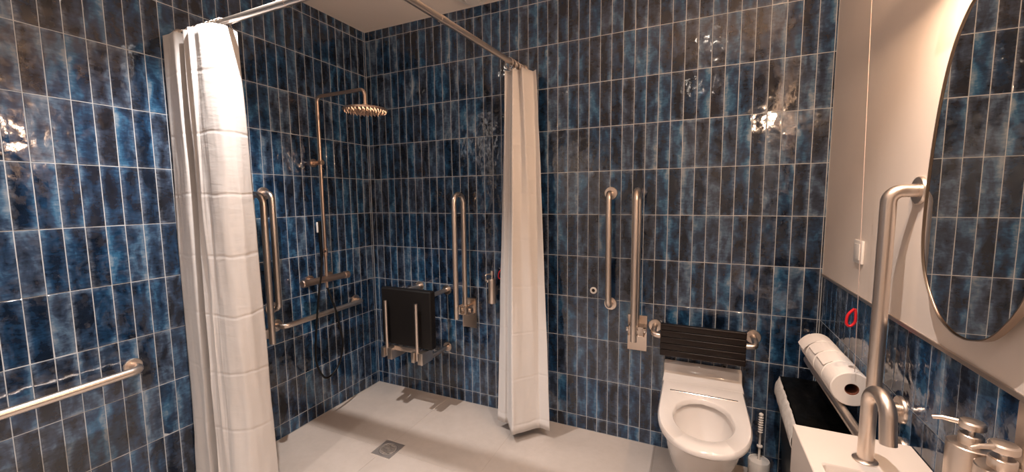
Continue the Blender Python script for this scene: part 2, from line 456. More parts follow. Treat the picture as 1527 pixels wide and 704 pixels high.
# lamp on the wall over the mirror
t = thing('wall_lamp', 'small warm lamp mounted on the white wall above the mirror', 'lamp', (ROOM_X, -1.15, 1.985))
finish('back_plate', box(2.775, 2.7995, -1.20, -1.10, 1.955, 2.015, 0.004), 'metal', t)
finish('arm', sweep([(2.778, -1.15, 1.985), (2.735, -1.15, 1.985)], 0.008), 'metal', t, 40)
finish('diffuser', sweep([(2.725, -1.33, 1.985), (2.725, -0.97, 1.985)], 0.024), 'lampglow', t, 40)
al = bpy.data.lights.new('wall_lamp_light', 'POINT'); al.energy = MIRROR_LAMP; al.color = MIRROR_LAMP_COL; al.shadow_soft_size = 0.02
ao = bpy.data.objects.new('wall_lamp_light', al); COL.objects.link(ao); ao.parent = t; ao.location = (-0.11, 0, 0.0)

# air valve on the ceiling
t = thing('air_valve', 'round white ventilation valve on the ceiling near the tiled back wall', 'vent', (0.985, -0.13, ROOM_Z))
finish('rim', lathe([(0.0, 0), (0.10, 0), (0.10, -0.008), (0.085, -0.022), (0.07, -0.022), (0.062, -0.01), (0.0, -0.01)], (0.985, -0.13, ROOM_Z), seg=32), 'white_plastic', t, 40)
finish('disc', lathe([(0.0, -0.0095), (0.02, -0.0095), (0.02, -0.02), (0.052, -0.022), (0.045, -0.034), (0.0, -0.036)], (0.985, -0.13, ROOM_Z), seg=32), 'white_plastic', t, 40)

# ------------------------------------------------------------------ curtain rail
RZ, RY = 2.2125, -1.187
t = thing('curtain_rail', 'L-shaped brushed metal shower curtain rail running between the left and back walls', 'rail', (0, RY, RZ))
cornerP = Vector((1.188, RY, RZ)); endB = Vector((1.262, 0.0, RZ)); dirB = (cornerP - endB).normalized()
c1 = cornerP + Vector((-0.12, 0, 0)); c2 = cornerP - dirB * 0.12
RR = 0.0150
finish('rail_bar', sweep([(0.004, RY, RZ), c1], RR), 'metal', t, 40)
finish('rail_bar', sweep([endB + dirB * 0.004, c2], RR), 'metal', t, 40)
finish('corner_bend', sweep(fillet([c1 + Vector((-0.02, 0, 0)), cornerP, c2 - dirB * 0.02], 0.10, 10), RR + 0.001), 'metal', t, 40)
finish('coupling', sweep([(0.70, RY, RZ), (0.745, RY, RZ)], RR + 0.0016), 'metal', t, 40)
pj = endB + dirB * 0.77
finish('coupling', sweep([pj, pj + dirB * 0.045], RR + 0.0016), 'metal', t, 40)
finish('wall_flange', lathe([(0.030, 0.0003), (0.030, 0.006), (0.026, 0.012), (0.018, 0.016), (0.018, 0.03)], (0, RY, RZ), (1, 0, 0)), 'metal', t, 40)
finish('wall_flange', lathe([(0.030, 0.0003), (0.030, 0.006), (0.026, 0.012), (0.018, 0.016), (0.018, 0.03)], (1.262, 0, RZ), (0, -1, 0)), 'metal', t, 40)
finish('ceiling_support', sweep([(1.165, RY + 0.02, RZ), (1.165, RY + 0.02, ROOM_Z)], 0.008), 'metal', t, 40)

def curtain(name, label, top, bot, ztop, zbot, ringpts, amp, seed, tops=None, stiff=1.0):
    """pleated hanging sheet: top / bot are matching plan polylines; zbot may be a list per vertex"""
    n = len(top); per = 10; rowsN = 60
    tp, bp, zb = [], [], []
    def dens(pl):
        o = []
        for i in range(n - 1):
            for k in range(per):
                o.append(Vector(pl[i]).lerp(Vector(pl[i + 1]), k / per))
        o.append(Vector(pl[-1])); return o
    def relax(p, it):
        for _ in range(it): p = [p[0]] + [p[i] * 0.5 + (p[i - 1] + p[i + 1]) * 0.25 for i in range(1, len(p) - 1)] + [p[-1]]
        return p
    zl = zbot if isinstance(zbot, list) else [zbot] * n
    zt = tops if tops else [ztop] * n
    T = relax(dens([(a[0], a[1], z) for a, z in zip(top, zt)]), 3); B = relax(dens([(a[0], a[1], z) for a, z in zip(bot, zl)]), 2)
    bm = bmesh.new(); grid = []
    for r in range(rowsN + 1):
        f = r / rowsN; row = []
        for c in range(len(T)):
            g = f ** 0.85
            p = T[c].lerp(B[c], f); q = T[c].lerp(B[c], g); p.x, p.y = q.x, q.y
            d = noise.noise_vector(Vector((c * 0.13 + seed, p.z * 2.3, seed)))
            e = noise.noise_vector(Vector((c * 0.4 + seed, p.z * 9.0, seed + 3)))
            k = amp * min(1, f * 4)
            p.x += d.x * k + e.x * k * 0.25; p.y += d.y * k + e.y * k * 0.25
            row.append(bm.verts.new(p))
        grid.append(row)
    for a, b in zip(grid, grid[1:]):
        for k in range(len(a) - 1): bm.faces.new((a[k], a[k + 1], b[k + 1], b[k]))
    cen = sum((Vector((a[0], a[1], 0)) for a in top), Vector()) / n; cen.z = ztop
    me_loc = (cen.x, cen.y, min(zl))
    t = thing(name, label, 'curtain', me_loc, 'shower curtains')
    o = finish('fabric', bm, 'curtain', t, 75)
    md = o.modifiers.new('thickness', 'SOLIDIFY'); md.thickness = 0.0016; md.offset = 0
    # stitched heading band and bottom hem as strips of doubled cloth
    for q, (pt, dv) in enumerate(ringpts):
        ring = [Vector(pt) + Vector((0, 0, -0.012)) + (Vector(dv) * math.cos(2 * PI * k / 20) + Vector((0, 0, 1)) * math.sin(2 * PI * k / 20)) * 0.030 for k in range(20)]
        finish('curtain_ring', sweep(ring, 0.0022, 8, closed=True), 'chrome', t, 60)
    return t

# left curtain, gathered against the left wall
topL = [(0.014, -1.262), (0.060, -1.259), (0.118, -1.268), (0.122, -1.150), (0.150, -1.150), (0.166, -1.262), (0.192, -1.246), (0.218, -1.268), (0.244, -1.252), (0.285, -1.262), (0.358, -1.245), (0.380, -1.205), (0.352, -1.140)]
botL = [(0.004, -1.275), (0.080, -1.276), (0.162, -1.290), (0.140, -1.170), (0.170, -1.160), (0.236, -1.300), (0.262, -1.292), (0.285, -1.294), (0.310, -1.288), (0.350, -1.282), (0.402, -1.250), (0.411, -1.190), (0.402, -1.125)]
rings = [((x, RY, RZ), (0.25, 0.97, 0)) for x in (0.05, 0.10, 0.14, 0.175, 0.21, 0.245, 0.28, 0.31, 0.335)]
curtain('shower_curtain', 'white creased shower curtain bunched against the left tiled wall', topL, botL, 2.186, 0.045, rings, 0.007, 1.7)
# right curtain, bunched near the back wall
topR = [(1.185, -0.085), (1.200, -0.150), (1.232, -0.115), (1.262, -0.175), (1.285, -0.110), (1.315, -0.165), (1.345, -0.060), (1.372, -0.085)]
botR = [(1.150, -0.200), (1.205, -0.215), (1.222, -0.205), (1.300, -0.320), (1.345, -0.270), (1.405, -0.195), (1.425, -0.180), (1.490, -0.192)]
rings = [((1.262 - 0.062 * (-y) , y, RZ), (0.97, 0.25 * (1 if i % 2 else -1), 0)) for i, y in enumerate((-0.05, -0.07, -0.09, -0.115, -0.14, -0.165, -0.19))]
curtain('shower_curtain', 'cream shower curtain gathered on the rail against the back wall', topR, botR, 2.178, 0.055, rings, 0.004, 8.2)

# ------------------------------------------------------------------ grab bars
def flange(loc, axis, r, parent, mat='metal'):
    a = Vector(axis)
    finish('wall_flange', lathe([(r, 0.0003), (r, 0.006), (r * 0.94, 0.009), (r * 0.6, 0.010)], Vector(loc), a, 28), mat, parent, 40)

def grab_bar(label, p0, p1, out, r=0.0165, so=0.072, fr=0.037, bend=0.045, group='wall grab bars'):
    p0, p1, out = Vector(p0), Vector(p1), Vector(out)
    t = thing('grab_bar', label, 'grab bar', p0, group)
    pts = fillet([p0 + out * 0.003, p0 + out * so, p1 + out * so, p1 + out * 0.003], bend, 9)
    finish('bar_tube', sweep(pts, r, 18), 'metal', t, 40)
    flange(p0, out, fr, t); flange(p1, out, fr, t)
    return t

grab_bar('horizontal grab bar in front of the camera on the left wall outside the curtain', (0, -1.478, 0.716), (0, -2.12, 0.706), (1, 0, 0), 0.0175, 0.082, 0.034, 0.06)
grab_bar('horizontal grab bar low on the left shower wall under the thermostat valve', (0, -0.205, 0.709), (0, -0.815, 0.700), (1, 0, 0))
grab_bar('vertical grab bar on the left shower wall beside the curtain edge', (0, -0.838, 0.812), (0, -0.838, 1.475), (1, 0, 0))
grab_bar('vertical grab bar on the back wall between the cream curtain and the toilet', (1.803, 0, 0.815), (1.797, 0, 1.458), (0, -1, 0))
grab_bar('vertical grab bar on the white right wall next to the mirror', (2.80, -0.850, 0.812), (2.80, -0.850, 1.446), (-1, 0, 0), 0.0185, 0.067, 0.039, 0.060)
grab_bar('horizontal grab bar low on the right wall carrying the toilet rolls', (2.80, -0.175, 0.702), (2.80, -0.868, 0.698), (-1, 0, 0), 0.0165, 0.084)

# fold-up support rails: U loop in a plane square to the wall
def fold_rail(label, base, out, side):
    base, out, side = Vector(base), Vector(out), Vector(side)
    t = thing('folding_support_rail', label, 'support rail', base, 'folding support rails')
    up = Vector((0, 0, 1))
    def slab(cx, w, d0, d1, z0, z1, bev):
        b = bmesh.new(); bmesh.ops.create_cube(b, size=1.0)
        for v in b.verts: v.co = base + side * (cx + v.co.x * w) + out * ((d0 + d1) / 2 + v.co.y * (d1 - d0)) + up * ((z0 + z1) / 2 + v.co.z * (z1 - z0))
        if bev: bmesh.ops.bevel(b, geom=b.edges[:], offset=bev, segments=2, profile=0.6, affect='EDGES')
        return b
    finish('wall_plate', slab(0, 0.105, 0.0003, 0.010, 0.0, 0.205, 0.002), 'metal', t, 40)
    finish('hinge_block', slab(0.026, 0.030, 0.010, 0.085, 0.110, 0.160, 0.006), 'metal', t, 40)
    finish('hinge_block', slab(-0.026, 0.022, 0.010, 0.085, 0.110, 0.160, 0.006), 'metal', t, 40)
    finish('hinge_pin', sweep([base + side * -0.052 + out * 0.06 + up * 0.136, base + side * 0.052 + out * 0.06 + up * 0.136], 0.016, 18), 'chrome', t, 40)
    r = 0.0165
    pts = [base + out * 0.060 + up * 0.136, base + out * 0.060 + up * 0.91, base + out * 0.172 + up * 0.91, base + out * 0.172 + up * 0.103]
    finish('rail_loop', sweep(fillet(pts, 0.054, 10), r, 18), 'metal', t, 40)
    return t
fold_rail('folding support rail raised upright on the back wall right of the shower seat', (0.846, 0, 0.553), (0, -1, 0), (1, 0, 0))
fold_rail('folding support rail raised upright on the back wall just left of the toilet', (1.957, 0, 0.560), (0, -1, 0), (1, 0, 0))
fold_rail('folding support rail on the left wall half hidden by the left curtain', (0, -0.955, 0.558), (1, 0, 0), (0, 1, 0))

# ------------------------------------------------------------------ shower column
SY, SX = -0.499, 0.070
t = thing('shower_column', 'bronze shower column with round rain head on the left shower wall', 'shower', (0, SY, 0.925))
finish('riser_pipe', sweep(fillet([(SX, SY, 0.94), (SX, SY, 2.078), (0.462, SY, 2.078), (0.462, SY, 1.985)], 0.035, 8), 0.0105, 16), 'bronze', t, 40)
hd = finish('shower_head', lathe([(0.0, 1.992), (0.016, 1.992), (0.018, 1.978), (0.030, 1.968), (0.124, 1.963), (0.127, 1.958), (0.124, 1.953), (0.0, 1.953)], (0.462, SY, 0), seg=40), 'bronze', t, 40)
nb = bmesh.new()
for rr_, cnt in ((0.115, 34), (0.098, 28), (0.080, 22), (0.062, 18), (0.044, 12), (0.024, 7)):
    for q in range(cnt):
        a = 2 * PI * q / cnt
        lathe([(0.0034, 0.0), (0.0022, -0.011)], (0.462 + rr_ * math.cos(a), SY + rr_ * math.sin(a), 1.9535), seg=6, bm=nb)
o = finish('nozzles', nb, 'bronze', hd); o['kind'] = 'stuff'
finish('wall_bracket', lathe([(0.026, 0.0003), (0.026, 0.01), (0.014, 0.013), (0.014, 0.052), (0.016, 0.055), (0.016, 0.086), (0.0, 0.087)], (0, SY, 1.672), (1, 0, 0)), 'bronze', t, 40)
finish('pipe_joint', sweep([(SX, SY, 1.655), (SX, SY, 1.69)], 0.0135), 'bronze', t, 40)
finish('slider', sweep([(SX, SY, 1.075), (SX, SY, 1.125)], 0.0155), 'bronze', t, 40)
finish('hand_shower_holder', sweep([(SX + 0.008, SY - 0.01, 1.108), (0.100, -0.552, 1.104), (0.103, -0.556, 1.086)], 0.0095), 'bronze', t, 40)
vb = finish('thermostat_valve', sweep([(SX, -0.640, 0.925), (SX, -0.360, 0.925)], 0.0215, 24), 'bronze', t, 40)
finish('valve_knob', lathe([(0.0225, 0.0), (0.0245, 0.004), (0.0245, 0.036), (0.020, 0.041), (0.0, 0.041)], (SX, -0.640, 0.925), (0, -1, 0)), 'bronze', t, 40)
finish('valve_knob', lathe([(0.0225, 0.0), (0.0245, 0.004), (0.0245, 0.036), (0.020, 0.041), (0.0, 0.041)], (SX, -0.360, 0.925), (0, 1, 0)), 'bronze', t, 40)
for yy in (-0.575, -0.425):
    finish('wall_connector', lathe([(0.030, 0.0003), (0.030, 0.012), (0.014, 0.014), (0.014, 0.055)], (0, yy, 0.925), (1, 0, 0)), 'bronze', t, 40)
finish('hose_outlet', sweep([(SX, -0.500, 0.91), (SX, -0.500, 0.868)], 0.009), 'bronze', t, 40)
t = thing('hand_shower', 'black hand shower with looping black hose hanging on the shower column', 'hand shower', (0.105, -0.57, 1.1))
hs = [(0.103, -0.556, 1.075), (0.108, -0.562, 1.16), (0.112, -0.568, 1.24), (0.113, -0.570, 1.305)]
finish('handle', sweep(hs, [0.0085, 0.0105, 0.0125, 0.0125], 16), 'black', t, 40)
finish('spray_face', box(0.108, 0.118, -0.589, -0.581, 1.235, 1.30, 0.003), 'white_plastic', t, 40)
hose = catmull([(0.103, -0.556, 1.078), (0.105, -0.568, 0.98), (0.108, -0.598, 0.84), (0.108, -0.633, 0.60), (0.107, -0.642, 0.43), (0.105, -0.602, 0.322), (0.103, -0.552, 0.288), (0.100, -0.470, 0.335), (0.104, -0.428, 0.46), (0.106, -0.446, 0.58), (0.106, -0.470, 0.70), (0.088, -0.490, 0.80), (0.070, -0.500, 0.872)], 8)
finish('hose', sweep(hose, 0.0062, 10), 'black', t, 60)

# ------------------------------------------------------------------ shower seat (folded up)
t = thing('shower_bench', 'black padded shower seat folded up on the back wall in the corner', 'seat', (0.53, 0, 0.45))
finish('seat_pad', box(0.335, 0.737, -0.300, -0.245, 0.470, 0.850, 0.012, 3), 'black_soft', t, 40)
for x in (0.404, 0.650):
    finish('leg', sweep([(x, -0.335, 0.405), (x, -0.335, 0.775)], 0.0105, 14), 'metal', t, 40)
    finish('hinge_bracket', box(x - 0.040, x - 0.014, -0.352, -0.262, 0.392, 0.458, 0.003), 'metal', t, 40)
    finish('hinge_bracket', box(x + 0.012, x + 0.050, -0.352, -0.240, 0.385, 0.462, 0.003), 'metal', t, 40)
finish('cross_bar', box(0.440, 0.640, -0.312, -0.296, 0.438, 0.468, 0.003), 'metal', t, 40)
for x, z in ((0.430, 0.806), (0.664, 0.798), (0.430, 0.388), (0.657, 0.383)):
    y2 = -0.250 if z > 0.6 else -0.262
    finish('support_tube', sweep([(x, -0.003, z), (x, y2, z)], 0.015, 16), 'metal', t, 40)
    flange((x, 0, z), (0, -1, 0), 0.034, t)

# soap dispenser on the shower wall
t = thing('soap_dispenser', 'slim metal soap dispenser on the back wall left of the cream curtain', 'soap dispenser', (1.052, 0, 0.755), 'soap dispensers')
finish('wall_mount', box(1.036, 1.064, -0.028, -0.0003, 0.80, 0.86, 0.003), 'metal', t)
finish('bottle', lathe([(0.0, 0.0), (0.024, 0.0), (0.026, 0.003), (0.026, 0.158), (0.024, 0.162), (0.009, 0.163), (0.009, 0.168)], (1.050, -0.054, 0.753)), 'metal', t, 40)
finish('pump', lathe([(0.006, 0.0), (0.006, 0.018), (0.011, 0.019), (0.012, 0.035), (0.010, 0.048), (0.0, 0.052)], (1.050, -0.054, 0.920)), 'metal', t, 40)
finish('pump_spout', sweep([(1.050, -0.054, 0.948), (1.028, -0.092, 0.948), (1.024, -0.098, 0.940)], 0.0045, 10), 'metal', t, 40)
# small hook
t = thing('wall_hook', 'tiny metal robe hook on the back wall left of the slim soap dispenser', 'hook', (0.985, 0, 0.90))
finish('stem', sweep(fillet([(0.985, -0.0003, 0.885), (0.985, -0.022, 0.885), (0.985, -0.022, 0.925)], 0.008), 0.0035, 10), 'chrome', t, 40)
finish('base', lathe([(0.010, 0.0003), (0.010, 0.004), (0.004, 0.006)], (0.985, 0, 0.885), (0, -1, 0)), 'chrome', t, 40)

# ------------------------------------------------------------------ emergency pull cords
def pull_cord(label, top, bottom, rc, mat_cord, wall_box=False):
    top, bottom, rc = Vector(top), Vector(bottom), Vector(rc)
    t = thing('pull_cord', label, 'pull cord', bottom, 'emergency pull cords')
    finish('cord', sweep([top, bottom], 0.0009, 6), mat_cord, t, 60)
    if wall_box: finish('wall_box', box(top.x - 0.03, top.x + 0.03, -0.045, -0.0003, top.z - 0.01, top.z + 0.06, 0.004), 'white_plastic', t, 40)
    else: finish('ceiling_cap', lathe([(0.03, 0.0), (0.03, -0.014), (0.012, -0.022), (0.004, -0.028)], top + Vector((0, 0, 0.0)), seg=20), 'white_plastic', t, 40)
    tri = catmull([rc + Vector((0.006, 0, 0.030)), rc + Vector((-0.010, 0.0, 0.008)), rc + Vector((-0.013, 0, -0.022)), rc + Vector((-0.003, 0, -0.030)), rc + Vector((0.009, 0, -0.016)), rc + Vector((0.010, 0, 0.010)), rc + Vector((0.007, 0, 0.030))], 5)
    finish('pull_ring', sweep(tri, 0.0042, 10), 'red_plastic', t, 60)
    return t
pull_cord('red emergency pull ring on a thin cord by the right wall above the toilet rolls', (2.700, -0.68, 2.649), (2.738, -0.68, 0.845), (2.720, -0.680, 1.030), 'cord')
pull_cord('red emergency pull ring beside the cream curtain behind the slim soap dispenser', (1.165, -0.035, 1.30), (1.110, -0.030, 0.915), (1.098, -0.030, 0.945), 'red_plastic', True)

# wall button and switch
t = thing('wall_outlet', 'small round white ring fitting on the back wall tiles beside the vertical grab bar', 'wall fitting', (1.701, 0, 0.884))
finish('ring', lathe([(0.010, 0.0003), (0.0205, 0.0003), (0.0205, 0.004), (0.017, 0.007), (0.011, 0.007), (0.010, 0.0003)], (1.701, 0, 0.884), (0, -1, 0), cap=False), 'white_plastic', t, 40)
finish('socket', lathe([(0.0105, 0.0003), (0.0105, 0.002)], (1.701, 0, 0.884), (0, -1, 0)), 'dark_hole', t)
t = thing('light_switch', 'small white switch on the white right wall left of the tall grab bar', 'switch', (ROOM_X, -0.448, 1.225))
finish('back_box', box(2.791, 2.7997, -0.488, -0.408, 1.182, 1.268, 0.003), 'white_plastic', t, 40)
finish('rocker', box(2.788, 2.7915, -0.474, -0.422, 1.195, 1.255, 0.002), 'white_plastic', t, 40)

# ------------------------------------------------------------------ toilet
TX = 2.295
def dshape(hw, y0, yf, z, n=48, p=2.3, hx=None):
    """D outline, straight sides from y0 then rounded front to yf (counter clockwise), n verts"""
    out = []; ym = y0 + (yf - y0) * 0.50; m = n - 8
    for k in range(4): out.append(Vector((TX + hw * (1 - 2 * k / 4 ), y0, z)))        # back edge right to left
    for k in range(2): out.append(Vector((TX - hw, y0 + (ym - y0) * k / 2, z)))
    for k in range(m):
        a = PI * k / (m - 1)
        cx, sx = -math.cos(a), math.sin(a)
        out.append(Vector((TX + hw * math.copysign(abs(cx) ** (2 / p), cx), ym + (yf - ym) * abs(sx) ** (2 / p), z)))
    for k in range(2): out.append(Vector((TX + hw, ym + (y0 - ym) * (k + 1) / 2.0 if k == 0 else y0 + (ym - y0) * 0.2, z)))
    return out
def oval(hw, yb, yf, z, n=48):
    """same vertex order as dshape, egg outline"""
    yc = yb + (yf - yb) * 0.50; ref = dshape(1, yb, yf, z, n); out = []
    for v in ref:
        dx, dy = (v.x - TX), (v.y - yc) / abs((yf - yb) / 2)
        a = math.atan2(dy, dx)
        out.append(Vector((TX + hw * math.cos(a), yc + abs(yf - yb) / 2 * math.sin(a), z)))
    return out
t = thing('toilet', 'white wall-hung toilet with raised back and fixed seat below the black backrest', 'toilet', (TX, 0, 0.1))
rings = [dshape(0.105, -0.005, -0.40, 0.10), dshape(0.125, -0.005, -0.46, 0.13), dshape(0.145, -0.005, -0.54, 0.22), dshape(0.160, -0.005, -0.62, 0.32), dshape(0.172, -0.005, -0.685, 0.40), dshape(0.178, -0.005, -0.712, 0.432), dshape(0.170, -0.008, -0.704, 0.441),
         oval(0.128, -0.285, -0.650, 0.441), oval(0.126, -0.287, -0.645, 0.425), oval(0.118, -0.305, -0.620, 0.36), oval(0.090, -0.335, -0.56, 0.27), oval(0.055, -0.38, -0.50, 0.22)]
finish('bowl', loft(rings), 'ceramic', t, 50)
finish('bowl_water', loft([oval(0.080, -0.350, -0.545, 0.2525), oval(0.02, -0.42, -0.47, 0.2530)], True, True), 'water', t)
seat = [dshape(0.172, -0.15, -0.718, 0.4475), dshape(0.185, -0.148, -0.738, 0.4515), dshape(0.186, -0.147, -0.740, 0.466), dshape(0.180, -0.149, -0.732, 0.475),
        oval(0.127, -0.292, -0.655, 0.474), oval(0.121, -0.299, -0.647, 0.468), oval(0.120, -0.300, -0.646, 0.448)]
sb = loft(seat, False, False)
finish('seat', sb, 'ceramic', t, 50)
# raised back of the pan
prof = [(-0.004, 0.20), (-0.004, 0.525), (-0.010, 0.532), (-0.040, 0.532), (-0.052, 0.527), (-0.064, 0.492), (-0.078, 0.480), (-0.155, 0.4755), (-0.158, 0.450), (-0.155, 0.20)]
rr = []
for fx_, ins in ((-0.188, 0.006), (-0.185, 0.001), (-0.178, 0.0), (0.178, 0.0), (0.185, 0.001), (0.188, 0.006)):
    rr.append([Vector((TX + fx_, y + (0 if y > -0.006 else ins), z - ins)) for y, z in prof])
finish('raised_back', loft(rr), 'ceramic', t, 40)
st = bmesh.new()
box(2.150, 2.448, -0.2665, -0.2555, 0.4745, 0.4765, 0.0006, 1, st)
strip = finish('hinge_strip', st, 'chrome', t)
tx_ = bmesh.new()
for q in range(34):
    x = 2.156 + q * 0.0086
    if q in (5, 8, 10): continue
    box(x, x + random.choice((0.004, 0.006)), -0.2645, -0.2575, 0.4764, 0.4768, 0, 1, tx_)
o = finish('strip_marks', tx_, 'dark_hole', strip); o['kind'] = 'stuff'

# slatted backrest
t = thing('toilet_back_support', 'black slatted toilet backrest on curved metal mounts above the toilet', 'backrest', (TX - 0.007, 0, 0.60))
BX0, BX1, BY = 2.092, 2.482, -0.135
finish('back_board', box(BX0, BX1, BY, BY + 0.016, 0.604, 0.772, 0.004), 'black', t, 40)
zs = [0.602 + 0.0344 * q for q in range(6)]
for q in range(5):
    b = box(BX0 - 0.002, BX1 + 0.002, BY - 0.014, BY + 0.002, zs[q] + 0.0012, zs[q + 1] - 0.0012, 0.0045, 3)
    finish('slat', b, 'black_wood', t, 40)
for s, x in ((-1, 2.052), (1, 2.528)):
    pts = fillet([(x, -0.003, 0.715), (x, -0.078, 0.715), (x, -0.115, 0.700), (x - s * 0.060, -0.115, 0.695)], 0.03, 7)
    finish('mount_tube', sweep(pts, 0.0145, 16), 'metal', t, 40)
    flange((x, 0, 0.715), (0, -1, 0), 0.036, t)

# toilet brush
bx, by = 2.566, -0.10
t = thing('toilet_brush', 'white toilet brush standing in its holder on the floor right of the toilet', 'toilet brush', (bx, by, 0))
finish('holder', lathe([(0.0, 0.0), (0.042, 0.0), (0.045, 0.004), (0.048, 0.112), (0.046, 0.118), (0.040, 0.118), (0.038, 0.010), (0.0, 0.010)], (bx, by, 0)), 'white_plastic', t, 40)
finish('lid', lathe([(0.037, 0.111), (0.039, 0.115), (0.030, 0.119), (0.012, 0.122), (0.008, 0.122), (0.008, 0.111)], (bx, by, 0), cap=False), 'white_plastic', t, 40)
hp = [(0.0055, 0.03), (0.0055, 0.185), (0.013, 0.187), (0.013, 0.193), (0.0055, 0.195), (0.0055, 0.258)]
for q in range(7):
    z = 0.260 + q * 0.0125
    hp += [(0.0075, z), (0.0115, z + 0.005), (0.0075, z + 0.0105)]
hp += [(0.0105, 0.350), (0.010, 0.358), (0.004, 0.363), (0.0, 0.363)]
finish('handle', lathe(hp, (bx, by, 0), seg=18), 'white_plastic', t, 50)
finish('bristles', lathe([(0.006, 0.012), (0.026, 0.02), (0.028, 0.07), (0.008, 0.085)], (bx, by, 0), seg=20), 'white_plastic', t, 60)

# ------------------------------------------------------------------ waste bin
t = thing('waste_bin', 'black waste bin with a white liner turned over its side below the toilet rolls', 'bin', (2.70, -0.34, 0))
outer = lambda i, z: [Vector(p) for p in ((2.618 + i, -0.610 + i, z), (2.790 - i, -0.610 + i, z), (2.790 - i, -0.090 - i, z), (2.640 + i, -0.090 - i, z))]
bb = loft([outer(0.025, 0.0), outer(0.0, 0.560), outer(0.012, 0.562), outer(0.022, 0.50), outer(0.04, 0.02)], True, True)
finish('body', bb, 'black', t, 30)
def bagtop():
    bm = bmesh.new(); nx, ny = 14, 26; g = []
    for j in range(ny + 1):
        row = []
        for i in range(nx + 1):
            u, v = i / nx, j / ny
            x = (2.616 + 0.022 * v) * (1 - u) + 2.792 * u; y = -0.612 + 0.524 * v
            edge = min(u, 1 - u, v, 1 - v)
            z = 0.563 + 0.010 * min(1, edge * 5) + 0.008 * noise.noise(Vector((x * 14, y * 10, 2)))
            row.append(bm.verts.new((x, y, z)))
        g.append(row)
    for a, b in zip(g, g[1:]):
        for k in range(nx): bm.faces.new((a[k], a[k + 1], b[k + 1], b[k]))
    return bm
finish('bag', bagtop(), 'bag', t, 80)
lb = bmesh.new(); g = []
for j in range(31):
    v = j / 30; y = -0.605 + 0.500 * v; xe = 2.616 + 0.022 * v; row = []
    for i in range(9):
        u = i / 8
        bulge = math.sin(u * PI) * 0.022 + 0.004 * noise.noise(Vector((y * 30, u * 3, 5)))
        end = math.sqrt(max(0.0, 1 - max(0, (v - 0.93) / 0.07) ** 2))
        row.append(lb.verts.new((xe - 0.006 - bulge * end, y, 0.566 - 0.105 * u * (0.35 + 0.65 * end) + 0.003 * noise.noise(Vector((y * 20, u * 4, 8))))))
    g.append(row)
for a, b in zip(g, g[1:]):
    for k in range(8): lb.faces.new((a[k], a[k + 1], b[k + 1], b[k]))
ln = finish('liner', lb, 'liner', t, 80)
md = ln.modifiers.new('thickness', 'SOLIDIFY'); md.thickness = 0.002

# ------------------------------------------------------------------ toilet rolls on the low bar
RL = [(-0.612, 0.0), (-0.503, 0.002), (-0.394, -0.002), (-0.285, 0.001)]
labs = ['white toilet roll nearest the tap, showing its brown card core', 'second white toilet roll behind the one showing its card core', 'third white toilet roll in the row, next to last towards the back wall', 'farthest white toilet roll with loose torn paper edge near the back wall']
for q, (yc, dx) in enumerate(RL):
    cx, cz, r, hl = 2.7390 + dx * 0.3, 0.7765, 0.0595, 0.0525
    t = thing('toilet_roll', labs[q], 'toilet roll', (cx, yc, cz), 'toilet rolls on the low grab bar')
    n = 30; ring = []
    prof = [(0.0205, -hl), (r - 0.003, -hl), (r, -hl + 0.003), (r, hl - 0.003), (r - 0.003, hl), (0.0205, hl), (0.0205, -hl)]
    finish('paper', lathe(prof, (cx, yc, cz), (0, 1, 0), 32, cap=False), 'paper', t, 40)
    finish('card_core', lathe([(0.0185, -hl + 0.0015), (0.0203, -hl + 0.0015), (0.0203, hl - 0.001), (0.0185, hl - 0.001), (0.0185, -hl + 0.0015)], (cx, yc, cz), (0, 1, 0), 24, cap=False), 'card', t, 40)
    if q in (3, 2, 1):
        tb = bmesh.new(); gg = []
        for j in range(13):
            v = j / 12; y = yc - hl + 2 * hl * v; row = []
            for i in range(7):
                u = i / 6; a = math.radians(118 + (54 if q == 3 else 30) * u)
                lift = (0.010 if q == 3 else 0.004) * u * u + 0.003 * u * noise.noise(Vector((y * 40, q, 1)))
                rr_ = r + 0.0006 + lift
                row.append(tb.verts.new((cx + rr_ * math.cos(a), y + 0.004 * u * math.sin(v * 9 + q), cz + rr_ * math.sin(a))))
            gg.append(row)
        for a_, b_ in zip(gg, gg[1:]):
            for k in range(6): tb.faces.new((a_[k], a_[k + 1], b_[k + 1], b_[k]))
        finish('loose_sheet', tb, 'paper', t, 60)

# ------------------------------------------------------------------ wash basin, tap, dispensers
BZ = 0.742; bx0, bx1, byf, byn = 2.526, 2.7985, -0.918, -1.80
t = thing('wash_basin', 'white rectangular wash basin fixed to the right wall in the near corner', 'basin', (2.66, -1.2, 0.60))
def rrect(x0, x1, y0, y1, z, r, n=4):
    out = []
    for cx, cy, a0 in ((x1 - r, y1 - r, 0), (x0 + r, y1 - r, 90), (x0 + r, y0 + r, 180), (x1 - r, y0 + r, 270)):
        for k in range(n + 1):
            a = math.radians(a0 + 90 * k / n); out.append(Vector((cx + r * math.cos(a), cy + r * math.sin(a), z)))
    return out
ix0, ix1, iy0, iy1 = 2.553, 2.752, -1.70, -1.099
bl = loft([rrect(bx0 + 0.02, bx1, byn + 0.02, byf - 0.02, BZ - 0.17, 0.004), rrect(bx0, bx1, byn, byf, BZ - 0.15, 0.004), rrect(bx0, bx1, byn, byf, BZ - 0.002, 0.004), rrect(bx0 + 0.002, bx1 - 0.001, byn + 0.002, byf - 0.002, BZ, 0.004),
           rrect(ix0, ix1, iy0, iy1, BZ, 0.010), rrect(ix0 + 0.003, ix1 - 0.003, iy0 + 0.003, iy1 - 0.003, BZ - 0.004, 0.010), rrect(ix0 + 0.008, ix1 - 0.008, iy0 + 0.01, iy1 - 0.01, BZ - 0.085, 0.014), rrect(ix0 + 0.030, ix1 - 0.030, iy0 + 0.05, iy1 - 0.05, BZ - 0.105, 0.02)])
